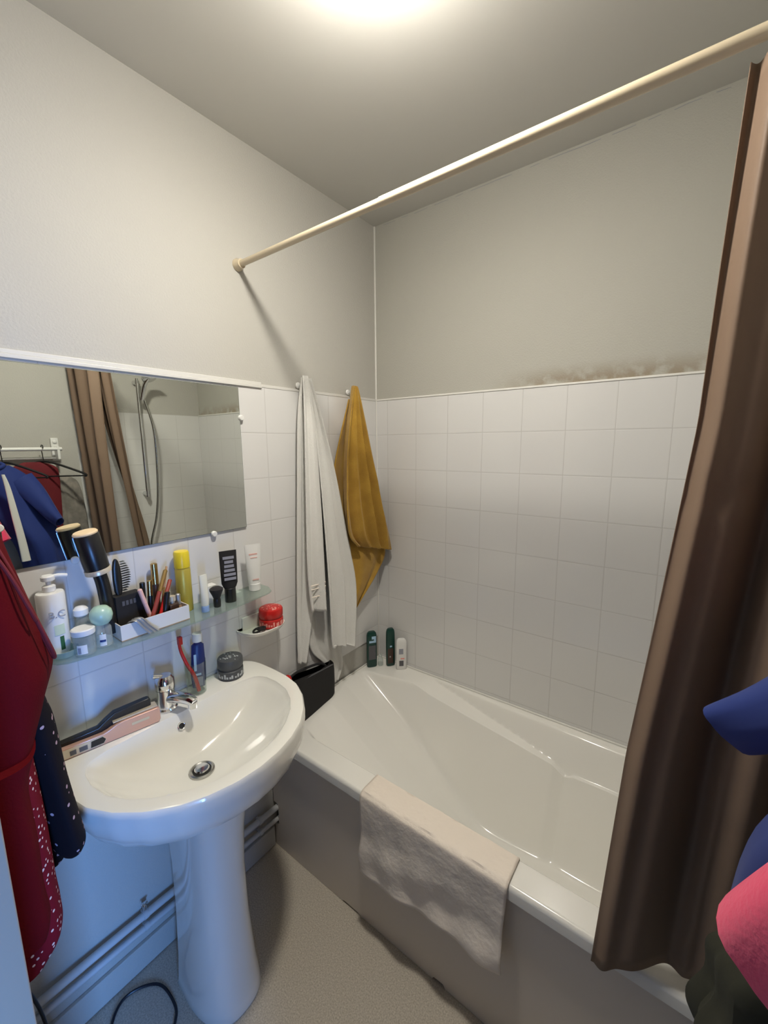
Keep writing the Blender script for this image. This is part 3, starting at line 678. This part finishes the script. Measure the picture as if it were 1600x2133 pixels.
# ------------------------------------------------------------------ curtain rod and curtain
RZ = 2.061; RY = -.68
t = thing('curtain_rod', 'cream shower curtain rod spanning the room above the tub', 'curtain rod')
obj('rod', *tube([(.004, RY, RZ), (W-.005, RY, RZ)], .0090, 20), 'rod_cream', t)
obj('rod_joint', *tube([(.55, RY, RZ), (W-.005, RY, RZ)], .0102, 20), 'rod_cream', t)
for x, s in ((.0005, 1), (W-.0045, -1)):
    obj('end_socket', *disc((x, RY, RZ), (s, 0, 0), [(.018, 0), (.018, .005), (.014, .014), (.0135, .022)], 24), 'rod_cream', t)
def curtain():
    V = []; F = []; ns, nt_ = 150, 60
    edge = [(2.045, 1.190), (1.774, 1.181), (1.549, 1.175), (1.247, 1.149), (.944, 1.121), (.60, 1.102), (.45, 1.094)]
    edge = sorted(edge)
    for i in range(nt_+1):
        t_ = i/nt_; zt = 2.035; z = zt-(zt-.452)*t_
        xl = interp(edge, z); xr = 1.465
        for j in range(ns+1):
            s = j/ns
            x = xl+(xr-xl)*(s**1.05)
            amp = .036-.020*t_
            yc = RY-.002+(-.014*(1-sstep(.16, .40, s))+.024*sstep(.25, .55, s))*t_
            y = yc + amp*math.sin(2*PI*(2.5*s)+1.9+.9*t_)*min(1, .25+s*3) + (.010-.005*t_)*math.sin(2*PI*(6.1*s)+2.0*t_)
            x += .010*math.sin(2*PI*2.5*s+2.6)*min(1, s*4)
            for zc in (1.42, .98): y += .003*math.exp(-((z-zc-.01*math.sin(9*s))/.006)**2)   # packing creases
            zb_ = .452+.070*sstep(0, .36, s)+.060*sstep(.45, .9, s)+.003*math.sin(14*s)
            zz = 2.035-(2.035-zb_)*t_
            if zz < .56:
                k_ = min(1, (.56-zz)/.05)
                if zb_ < .502: y = y+(min(y, -.6935)-y)*k_
            V.append((min(x, W-.01), y, zz))
    for i in range(nt_):
        for j in range(ns):
            q = i*(ns+1)+j; F.append((q, q+1, q+ns+2, q+ns+1))
    return V, F
def inner_curtain():
    rows = [((1.20, -.655, 2.03), (1.44, -.64, 2.03)), ((1.19, -.63, 1.6), (1.43, -.585, 1.6)), ((1.165, -.60, 1.1), (1.40, -.49, 1.1)), ((1.125, -.575, .70), (1.37, -.45, .70)), ((1.098, -.570, .50), (1.36, -.43, .44))]
    return sheet(rows, 70, 10, lambda t_: .035+.02*t_, 3.2, .6, Vector((0, 1, 0)))
t = thing('shower_curtain', 'dark brown shower curtain bunched at the right end of the tub', 'curtain')
obj('outer_panel', *curtain(), 'curtain', t, mods=[SOL(.0012)])
obj('inner_panel', *inner_curtain(), 'curtain', t, mods=[SOL(.0012)])
for k, x in enumerate((1.215, 1.245, 1.285, 1.325, 1.365, 1.405, 1.44)):
    pts = [(x+.004*math.sin(a), RY+.017*math.cos(a), RZ-.008+.022*math.sin(a)) for a in [2*PI*i/24 for i in range(25)]]
    obj('curtain_ring', *tube(pts, .0028, 8, 0, False), 'plastic_white', t)

# ------------------------------------------------------------------ towels on wall hooks
def hook(y, z, label):
    t = thing('wall_hook', label, 'hook', (.0062, y, z))
    obj('hook_plate', *disc((0, 0, 0), (1, 0, 0), [(.011, 0), (.011, .003), (.009, .005)]), 'plastic_white', t)
    obj('hook_arm', *tube([(.003, 0, 0), (.018, 0, -.004), (.026, 0, .004), (.027, 0, .014)], .003, 8, 4), 'chrome', t)
hook(-.462, 1.728, 'small white wall hook hidden under the white towel'); hook(-.196, 1.728, 'small white wall hook hidden under the yellow towel')
t = thing('bath_towel', 'long white terry towel hanging from a wall hook beside the tub', 'towel')
X = Vector((1, 0, 0))
def wt(name, rows, nc, a, fr, ph): return obj(name, *sheet(rows, nc, 8, a, fr, ph), 'towel_white', t, mods=[SOL(.006, 0)])
wt('left_fold', [((.030, -.474, 1.752), (.030, -.452, 1.752)), ((.020, -.492, 1.62), (.030, -.43, 1.62)), ((.015, -.508, 1.35), (.030, -.42, 1.35)), ((.013, -.528, 1.0), (.030, -.43, 1.0)), ((.013, -.538, .80), (.022, -.47, .80)), ((.013, -.540, .70), (.020, -.505, .69))], 22, lambda s: .012+.018*s, 1.6, .4)
wt('right_fold', [((.034, -.472, 1.757), (.034, -.432, 1.750)), ((.040, -.440, 1.62), (.030, -.385, 1.62)), ((.046, -.425, 1.40), (.026, -.310, 1.40)), ((.050, -.415, 1.15), (.022, -.245, 1.15)), ((.054, -.412, .95), (.020, -.190, .93)), ((.056, -.412, .745), (.024, -.215, .70)), ((.056, -.405, .735), (.024, -.232, .655))], 34, lambda s: .016+.034*s, 2.6, 1.2)
wt('front_fold', [((.042, -.476, 1.757), (.042, -.452, 1.757)), ((.050, -.485, 1.6), (.055, -.435, 1.6)), ((.054, -.498, 1.3), (.064, -.425, 1.3)), ((.054, -.505, 1.05), (.066, -.420, 1.05)), ((.052, -.496, .90), (.066, -.417, .885))], 20, lambda s: .012+.016*s, 1.4, 2.0)
wt('back_fold', [((.010, -.46, 1.70), (.010, -.44, 1.70)), ((.010, -.48, 1.2), (.010, -.30, 1.2)), ((.008, -.47, .86), (.008, -.29, .84)), ((.008, -.46, .72), (.008, -.285, .70)), ((.008, -.40, .64), (.009, -.28, .62)), ((.010, -.352, .58), (.012, -.283, .57)), ((.011, -.348, .512), (.012, -.312, .52))], 26, lambda s: .014-.004*s, 2.4, .2)
st = obj('border_stripe', *join(*[tube([(.0685, -.497, z), (.078, -.468, z+.001), (.079, -.445, z), (.076, -.425, z)], .0022, 6, 4) for z in (.955, .985, 1.0)]), 'mat_cloth', t)
t = thing('hand_towel', 'mustard yellow towel hanging from a wall hook in the corner', 'towel')
def yt(name, rows, nc, a, fr, ph): return obj(name, *sheet(rows, nc, 8, a, fr, ph), 'towel_yellow', t, mods=[SOL(.006, 0)])
yt('front_fold', [((.036, -.206, 1.750), (.036, -.184, 1.748)), ((.036, -.245, 1.62), (.038, -.150, 1.62)), ((.036, -.285, 1.45), (.044, -.108, 1.45)), ((.038, -.300, 1.28), (.054, -.066, 1.28)), ((.040, -.285, 1.16), (.072, -.030, 1.13)), ((.045, -.232, 1.10), (.082, -.018, 1.045))], 44, lambda s: .016+.040*min(1, s*2)-.020*max(0, s-.7)/.3, 3.6, 1.0)
yt('back_fold', [((.014, -.206, 1.70), (.014, -.184, 1.70)), ((.014, -.31, 1.40), (.014, -.12, 1.40)), ((.014, -.310, 1.18), (.022, -.05, 1.18)), ((.018, -.29, 1.06), (.058, -.030, 1.045)), ((.022, -.27, .93), (.048, -.072, .95)), ((.026, -.255, .84), (.030, -.18, .83)), ((.028, -.246, .775), (.028, -.236, .775))], 30, lambda s: .012+.006*s, 1.5, 2.4)
obj('hanging_loop', *tube([(.055, -.215, 1.432), (.066, -.19, 1.428), (.066, -.17, 1.431)], .002, 6, 3), 'towel_yellow', t)

# ------------------------------------------------------------------ bottles on the corner of the tub
RT = RIM+.0012
def slab_bottle(name, label, loc, rz, w_, d_, h, m, prints, lean=0.0, shoulder=.9):
    t = thing(name, label, 'bottle', loc, rot=(lean, 0, rz), group='bath bottles in the tub corner')
    def rr(sx, sy, z): return [(sx*(1 if math.cos(a) > 0 else -1)*abs(math.cos(a))**.6, sy*(1 if math.sin(a) > 0 else -1)*abs(math.sin(a))**.6, z) for a in [2*PI*i/36 for i in range(36)]]
    obj('bottle_body', *loft([rr(w_*.9, d_*.9, 0), rr(w_, d_, .004), rr(w_, d_, h*.80), rr(w_*.97, d_*.97, h*.90), rr(w_*.85, d_*.85, h*.965), rr(w_*.6, d_*.7, h)]), m, t)
    for nm, mm, (a, b, c, d) in prints: obj(nm, *box(a*w_, b*w_, -d_-.0006, -d_+.0004, c*h, d*h), mm, t, smooth=False)
    return t
slab_bottle('shampoo_bottle', 'dark green flat shampoo bottle with a pale label, leftmost in the tub corner', (.036, -.100, RT), .95, .024, .012, .172, 'dark_green', [('label', 'label_dark', (-.7, .7, .22, .62)), ('emblem', 'light_blue', (-.6, .75, .70, .76)), ('emblem_top', 'light_blue', (-.1, .75, .80, .88)), ('emblem_side', 'light_blue', (.35, .75, .76, .80))])
slab_bottle('shampoo_bottle', 'dark green narrow shampoo bottle standing exactly in the tub corner', (.100, -.040, RT), .95, .0205, .012, .182, 'dark_green', [('label', 'dark_brown', (-.8, .5, .08, .48)), ('mark', 'light_blue', (-.3, .2, .52, .56)), ('small_mark', 'label_white', (-.4, -.05, .24, .28))])
slab_bottle('shower_gel_bottle', 'white rounded shower gel bottle with dark round emblem by the back wall', (.158, -.034, RT), .75, .025, .013, .145, 'label_white', [('emblem', 'label_dark', (-.45, .35, .12, .30)), ('pattern', 'label_grey', (-.5, .3, .52, .70)), ('red_mark', 'red_print', (-.2, .5, .35, .39))])
t = thing('small_flask', 'small clear flask between the two green shampoo bottles', 'bottle', (.062, -.068, RT))
obj('flask_body', *lathe([(.011, 0), (.013, .003), (.013, .030), (.008, .038), (.008, .052), (.006, .053)]), 'clear_plastic', t)

# ------------------------------------------------------------------ black toiletry bag on the tub rim
t = thing('toiletry_bag', 'black open toiletry bag perched on the left rim of the tub', 'bag', (.0, 0, RT))
def bag():
    def rg(k, z, s=0):
        c = [(.012, -.360), (.052, -.366), (.066, -.44), (.082, -.56), (.088, -.646), (.062, -.658), (.012, -.650)]
        c = [(x, y) for x, y in c]; cx = .05; cy = -.5; out = []
        P = catmull([Vector((x, y, 0)) for x, y in c+[c[0]]], 5)[:-1]
        for i, p in enumerate(P): out.append((max(.030, cx+(p.x-cx)*k), cy+(p.y-cy)*k+s, z*(1.18+.32*(-p.y-.36)/.27)+.004*math.sin(i*.9)*(z > .05)))
        return out
    return loft([rg(.92, 0), rg(.98, .006), rg(1.0, .05), rg(1.0, .10), rg(.98, .118), rg(.92, .122), rg(.86, .112), rg(.80, .10)])
obj('bag_body', *bag(), 'black_matte', t)
obj('bag_handle', *tube([(.030, -.395, .135), (.034, -.43, .160), (.036, -.50, .175), (.036, -.56, .178), (.036, -.60, .165)], .005, 8, 5), 'black_cloth', t)
obj('bag_zip', *tube([(.058, -.38, .142), (.066, -.45, .152), (.078, -.55, .166)], .0025, 6, 4), 'label_dark', t)
t = thing('small_bottle', 'small red bottle lying in the open black toiletry bag', 'bottle', (.052, -.602, RT+.172), rot=(.5, .3, 0))
obj('bottle_body', *lathe([(.010, 0), (.013, .003), (.013, .026), (.010, .030)]), 'red_plastic', t)
obj('ring', *lathe([(.0135, .008), (.0135, .012)]), 'black_plastic', t)

# ------------------------------------------------------------------ small towel over the tub rim
def rim_towel():
    V = []; F = []; nc, path = 60, []
    prof = [(-.600, RIM-.05), (-.6005, RIM-.02), (-.604, RIM+.002), (-.612, RIM+.0055), (-.64, RIM+.0055), (-.672, RIM+.0055), (-.685, RIM+.001), (-.6905, RIM-.010), (-.6915, RIM-.05), (-.6905, RIM-.12), (-.690, RIM-.20), (-.690, RIM-.27)]
    pc = catmull([Vector((0, y, z)) for y, z in prof], 5); m = len(pc)
    for i, p in enumerate(pc):
        for j in range(nc+1):
            s = j/nc; x = .462+(.912-.462)*s
            hang = max(0, (RIM-p.z)-.015) if p.y < -.68 else 0
            k = hang/.255
            end = 1.0+(-.10*s if False else -.0*s)
            z = p.z
            if p.y < -.68: z = RIM-(RIM-p.z)*(1.0-.10*math.sin(PI*s)*.3-.02*(1-s)-.12*s+.02*math.sin(7*s))
            y = p.y-k*(.004+.006*math.sin(9*s+2+4*k))-k*.004*math.sin(23*s-6*k)-max(0, k-.2)*.008*(1+math.sin(5*s+11*k))
            y = min(y, -.6888) if p.y < -.688 else y
            zz = z+(.0012*math.sin(40*s)+.0015*math.sin(17*s) if p.y > -.68 and p.y < -.606 else 0)
            V.append((x-.006*k*s+.004*k*math.sin(3*s+5*k), y, zz+(.0008 if p.y > -.68 else 0)))
    for i in range(m-1):
        for j in range(nc):
            q = i*(nc+1)+j; F.append((q, q+1, q+nc+2, q+nc+1))
    return V, F
t = obj('floor_towel', *rim_towel(), 'mat_cloth', mods=[SOL(.003, 0)])
tag(t, 'thin beige wrinkled towel folded over the front rim of the tub', 'towel')

# ------------------------------------------------------------------ shower on the right wall (seen in the mirror)
t = thing('shower_set', 'chrome shower riser with hand shower and hose on the right tiled wall', 'shower')
obj('riser_bar', *tube([(W-.04, -.385, 1.22), (W-.04, -.385, 1.90)], .009, 12), 'chrome', t)
for z in (1.24, 1.88): obj('wall_bracket', *tube([(W-.005, -.385, z), (W-.045, -.385, z)], .013, 12), 'chrome', t)
obj('shower_hose', *tube([(W-.06, -.36, 1.78), (W-.075, -.33, 1.6), (W-.06, -.33, 1.3), (W-.05, -.35, 1.1), (W-.045, -.39, .95), (W-.03, -.40, .80)], .007, 10, 6), 'steel', t)
hs = obj('hand_shower', *tube([(W-.055, -.375, 1.78), (W-.085, -.365, 1.86), (W-.12, -.355, 1.90)], .012, 12, 4), 'chrome', t)
obj('spray_head', *disc((W-.125, -.353, 1.90), (-.5, .1, -.8), [(.02, -.02), (.04, -.006), (.04, .004), (.036, .006)]), 'chrome', hs)
t = thing('bath_tap', 'chrome bath mixer on the right tiled wall behind the curtain', 'faucet', (W-.0045, -.385, .74))
obj('tap_body', *tube([(-.055, -.08, 0), (-.055, .08, 0)], .022, 14), 'chrome', t)
for y in (-.065, .065): obj('connector', *tube([(0, y, 0), (-.045, y, 0)], .016, 12), 'chrome', t)
obj('spout', *tube([(-.055, 0, -.01), (-.10, 0, -.02), (-.15, 0, -.045)], .012, 12, 3), 'chrome', t)

# ------------------------------------------------------------------ coat rail with clothes on the right wall
RX = W-.055; RLZ = 1.508
t = thing('coat_rail', 'white coat rail mounted on the right wall beside the tub', 'rail')
obj('rail_bar', *tube([(RX, YN+.02, RLZ), (RX, -.785, RLZ)], .009, 14), 'plastic_white', t)
obj('lower_bar', *tube([(W-.02, YN+.02, RLZ-.045), (W-.02, -.80, RLZ-.045)], .006, 12), 'plastic_white', t)
for y in (-.800, -1.38):
    b = obj('rail_bracket', *box(W-.015, W-.0005, y-.016, y+.016, RLZ-.06, RLZ+.055), 'plastic_white', t, mods=[BEV(.003)])
    obj('bracket_arm', *box(RX-.008, W-.0152, y-.006, y+.006, RLZ-.052, RLZ+.012), 'plastic_white', b, mods=[BEV(.002)])
    obj('screw_cover', *disc((W-.0155, y, RLZ+.036), (-1, 0, 0), [(.009, 0), (.009, .003), (.006, .005)]), 'plastic_white', b)
def hanger(label, y, dirv, zdrop=.10, span=.19, x=RX):
    t = thing('clothes_hanger', label, 'hanger', (x, y, RLZ), group='hangers on the coat rail'); d = Vector(dirv).normalized()
    obj('hook', *tube([(-.018, 0, .004), (-.014, 0, .016), (0, 0, .020), (.013, 0, .010), (.010, 0, -.02), (0, 0, -.06)], .0022, 8, 5), 'black_plastic', t)
    c = Vector((0, 0, -.06)); a = c+d*span+Vector((0, 0, -.065)); b = c-d*span+Vector((0, 0, -.065))
    obj('shoulder_bar', *tube([a+Vector((0, 0, -.012)), a, c+d*.05+Vector((0, 0, -.012)), c, c-d*.05+Vector((0, 0, -.012)), b, b+Vector((0, 0, -.012))], .0055, 8, 4), 'black_plastic', t)
    obj('trouser_bar', *tube([a+Vector((0, 0, -.010)), b+Vector((0, 0, -.010))], .0035, 8), 'black_plastic', t)
    return t
def garment_mesh(sec, nseg=44, folds=5, amp=.10, ph=0.0, nz=5):
    """sec: list of (z, cx, cy, rx, ry)"""
    C = catmull([Vector((a[1], a[2], a[0])) for a in sec], nz); Rr = catmull([Vector((a[3], a[4], 0)) for a in sec], nz); rings = []
    for i, (c, r) in enumerate(zip(C, Rr)):
        t_ = i/(len(C)-1); k = amp*min(1, .2+t_*1.4); rg = []
        for j in range(nseg):
            a = 2*PI*j/nseg; f = 1+k*math.sin(folds*a+ph+t_*1.2)+.5*k*math.sin((2*folds+1)*a+1.3+ph)
            rg.append((c.x+r.x*math.cos(a)*f, c.y+r.y*math.sin(a)*f, c.z))
        rings.append(rg)
    return rings
def garment(name, m, parent, sec, **k):
    return obj(name, *loft(garment_mesh(sec, **k), True, True), m, parent)
hanger('black plastic hanger at the end of the coat rail, seen in the mirror', -.865, (-.62, .78, 0), span=.17)
hanger('black plastic hanger carrying the blue shirt on the coat rail', -1.02, (-.55, .83, 0), span=.16)
t = thing('blue_shirt', 'royal blue shirt hanging on the coat rail at the right edge', 'shirt')
garment('shirt_body', 'blue_cloth', t, [(1.435, 1.405, -1.04, .028, .035), (1.40, 1.40, -1.03, .036, .07), (1.34, 1.39, -1.01, .05, .09), (1.20, 1.375, -.99, .068, .105), (1.08, 1.358, -.95, .088, .085), (.975, 1.354, -.935, .093, .080), (.945, 1.355, -.935, .092, .078)], folds=4, amp=.06)
def sleeve(P, R2, name, m, parent, n=26):
    P = catmull(P, 5); rings = []
    for i, p in enumerate(P):
        t_ = i/(len(P)-1); a_, b_ = R2(t_); tg = (P[min(i+1, len(P)-1)]-P[max(i-1, 0)]).normalized(); u = Vector((1, 0, .0)); u = (u-tg*u.dot(tg)).normalized(); v = tg.cross(u)
        rings.append([p+u*a_*math.cos(2*PI*k/n)+v*b_*math.sin(2*PI*k/n)*(1+.10*math.sin(3*2*PI*k/n+4*t_)+.05*math.sin(7*2*PI*k/n)) for k in range(n)])
    e = P[-1]; tg = (P[-1]-P[-2]).normalized(); last = rings[-1]
    rings.append([e+(q-e)*.88 for q in last]); rings.append([e+(q-e)*.80-tg*.03 for q in last])
    return obj(name, *loft(rings), m, parent)
sleeve([(1.375, -.985, 1.36), (1.335, -.945, 1.30), (1.283, -.908, 1.215), (1.245, -.885, 1.166)], lambda s: (.034+.004*s, .056-.036*s), 'sleeve', 'blue_cloth', t)
sleeve([(1.40, -1.07, 1.38), (1.42, -1.10, 1.28), (1.43, -1.10, 1.16)], lambda s: (.026, .03), 'sleeve', 'blue_cloth', t)
obj('collar', *tube([(1.378, -1.11, 1.432), (1.367, -1.075, 1.420), (1.378, -1.03, 1.436), (1.412, -1.055, 1.452), (1.415, -1.09, 1.452), (1.378, -1.11, 1.432)], .009, 10, 5), 'blue_cloth', t)
t = thing('pink_shirt', 'bright pink shirt hanging in front of the blue one at the right edge', 'shirt')
garment('shirt_body', 'pink_cloth', t, [(1.37, 1.405, -1.19, .025, .03), (1.33, 1.395, -1.18, .04, .05), (1.28, 1.385, -1.175, .05, .06), (1.20, 1.378, -1.172, .055, .058)], folds=3, amp=.04)
sleeve([(1.385, -1.17, 1.37), (1.350, -1.155, 1.28), (1.315, -1.13, 1.185), (1.288, -1.10, 1.098)], lambda s: (.066-.006*s, .055-.010*s), 'sleeve', 'pink_cloth', t)
t = thing('floral_shirt', 'pink garment with dark red flowers at the left end of the mirror', 'shirt')
garment('shirt_body', 'floral_pink', t, [(1.40, 1.44, -1.34, .015, .04), (1.30, 1.42, -1.33, .03, .07), (1.0, 1.42, -1.33, .03, .075), (.8, 1.42, -1.33, .035, .08)], folds=3, amp=.08)
t = thing('red_shirt', 'crimson shirt on the coat rail behind the blue one, seen in the mirror', 'shirt')
garment('shirt_body', 'red_strap', t, [(1.445, 1.455, -.905, .012, .035), (1.42, 1.455, -.90, .016, .085), (1.38, 1.455, -.895, .018, .09), (1.25, 1.458, -.90, .018, .09), (1.10, 1.458, -.91, .018, .09)], folds=3, amp=.06)
t = thing('grey_scarf', 'mottled grey knit hanging from the end of the coat rail, seen in the mirror', 'scarf')
garment('scarf_body', 'grey_cloth', t, [(1.37, 1.472, -.785, .006, .02), (1.33, 1.468, -.77, .010, .045), (1.2, 1.466, -.765, .014, .055), (1.0, 1.466, -.765, .016, .058), (.85, 1.466, -.765, .016, .058)], folds=4, amp=.12)
t = thing('knit_shirt', 'narrow white shirt hanging between the shirts, seen in the mirror', 'shirt')
garment('top_body', 'white_cloth', t, [(1.40, 1.285, -1.055, .004, .006), (1.34, 1.288, -1.045, .004, .010), (1.22, 1.288, -1.035, .005, .014), (1.10, 1.285, -1.025, .005, .016), (1.0, 1.280, -1.02, .005, .018)], folds=2, amp=.1)
t = thing('green_trousers', 'dark olive trousers hanging below the pink shirt at the lower right', 'trousers')
garment('trouser_leg', 'green_cloth', t, [(.885, 1.40, -.85, .05, .045), (.85, 1.375, -.85, .08, .05), (.81, 1.352, -.85, .094, .055), (.76, 1.347, -.855, .088, .055), (.71, 1.338, -.86, .096, .06), (.67, 1.340, -.86, .088, .06), (.645, 1.352, -.86, .06, .05)], folds=5, amp=.09)
garment('trouser_leg', 'black_cloth', t, [(.925, 1.43, -1.0, .04, .07), (.80, 1.40, -1.0, .085, .09), (.66, 1.385, -.94, .098, .10), (.50, 1.38, -.93, .095, .10), (.35, 1.40, -.93, .075, .09)], folds=3, amp=.05)

# ------------------------------------------------------------------ clothes hanging inside, left of the doorway
t = thing('wall_hook', 'white hook on the near wall carrying the red dress', 'hook', (.33, YN+.0005, 1.60))
obj('hook_plate', *disc((0, 0, 0), (0, 1, 0), [(.014, 0), (.014, .004), (.011, .006)]), 'plastic_white', t)
obj('hook_arm', *tube([(0, .004, 0), (0, .03, -.006), (0, .045, .004), (0, .047, .018)], .004, 8, 4), 'chrome', t)
t = thing('red_dress', 'dark red velvety dress with a dotted hem hanging at the left edge', 'dress')
def slab(front, x0, x1, yb=YN+.008, n=30, fold=.006, ph=0, z_step=None):
    """garment hanging flat on the near wall; front: list (z, y of its face)"""
    P = catmull([Vector((0, y, z)) for z, y in front], 7); rings = []
    for i, p in enumerate(P):
        t_ = i/(len(P)-1); rg = []; k = fold*min(1, t_*2+.2)
        for j in range(n+1):
            s = j/n; th = PI*s; x = (x0+x1)/2+(x1-x0)/2*math.cos(th)*(-1)
            prof = (math.sin(th))**.45
            rg.append((x, yb+(p.y-yb)*prof+(k*math.sin(13*s+ph+1.5*t_)-.35*k*(1+math.sin(29*s+ph+2*t_)))*prof, p.z))
        rg.append((x1-.01, yb, p.z)); rg.append((x0+.01, yb, p.z)); rings.append(rg)
    return loft(rings)
obj('dress_body', *slab([(1.60, -1.405), (1.50, -1.385), (1.413, -1.372), (1.292, -1.350), (1.20, -1.330), (1.15, -1.322), (1.10, -1.335), (1.06, -1.350), (1.035, -1.358)], .13, .40), 'red_cloth', t)
obj('dress_skirt', *slab([(1.045, -1.362), (.995, -1.377), (.90, -1.374), (.82, -1.376), (.76, -1.374), (.735, -1.384)], .12, .42, fold=.005, ph=1), 'red_cloth', t)
obj('dotted_underskirt', *slab([(1.04, -1.366), (.92, -1.360), (.849, -1.358), (.78, -1.358), (.73, -1.357), (.69, -1.361), (.665, -1.390)], .13, .395, fold=.004, ph=2), 'dotted_red', t)
obj('draped_neckline', *tube([(.36, -1.395, 1.42), (.365, -1.366, 1.32), (.365, -1.346, 1.24), (.36, -1.332, 1.185), (.34, -1.328, 1.170), (.32, -1.333, 1.20), (.30, -1.35, 1.26)], .0032, 10, 6), 'red_strap', t)
obj('shoulder_strap', *tube([(.375, -1.40, 1.40), (.380, -1.374, 1.33), (.380, -1.358, 1.275), (.372, -1.350, 1.25), (.360, -1.352, 1.27), (.350, -1.37, 1.33)], .0028, 8, 6), 'red_strap', t)
t = thing('floral_dress', 'black dress with small pale flowers hanging behind the red dress', 'dress')
garment('dress_body', 'floral_black', t, [(1.30, .30, -1.405, .06, .03), (1.10, .29, -1.372, .07, .032), (1.049, .285, -1.362, .07, .032), (.95, .28, -1.352, .072, .028), (.88, .28, -1.345, .07, .028), (.82, .28, -1.338, .066, .028), (.785, .28, -1.334, .058, .026), (.762, .28, -1.336, .035, .014)], folds=3, amp=.03)
garment('dress_flounce', 'floral_black', t, [(1.0, .22, -1.385, .05, .028), (.90, .22, -1.375, .055, .03), (.80, .22, -1.360, .055, .032), (.74, .22, -1.350, .05, .030), (.715, .22, -1.352, .035, .018)], folds=3, amp=.03)

# ------------------------------------------------------------------ cord
t = obj('power_cord', *tube([(.20, -1.435, .66), (.10, -1.415, .40), (.060, -1.385, .22), (.075, -1.375, .12), (.12, -1.365, .03), (.16, -1.35, .0045), (.16, -1.31, .004), (.060, -1.25, .004), (.040, -1.20, .004), (.085, -1.142, .004), (.17, -1.138, .004), (.215, -1.165, .004), (.29, -1.21, .004), (.45, -1.25, .004)], .0035, 8, 8), 'cord')
tag(t, 'black power cable dropping from the clothes and looping over the floor by the pedestal', 'cable')
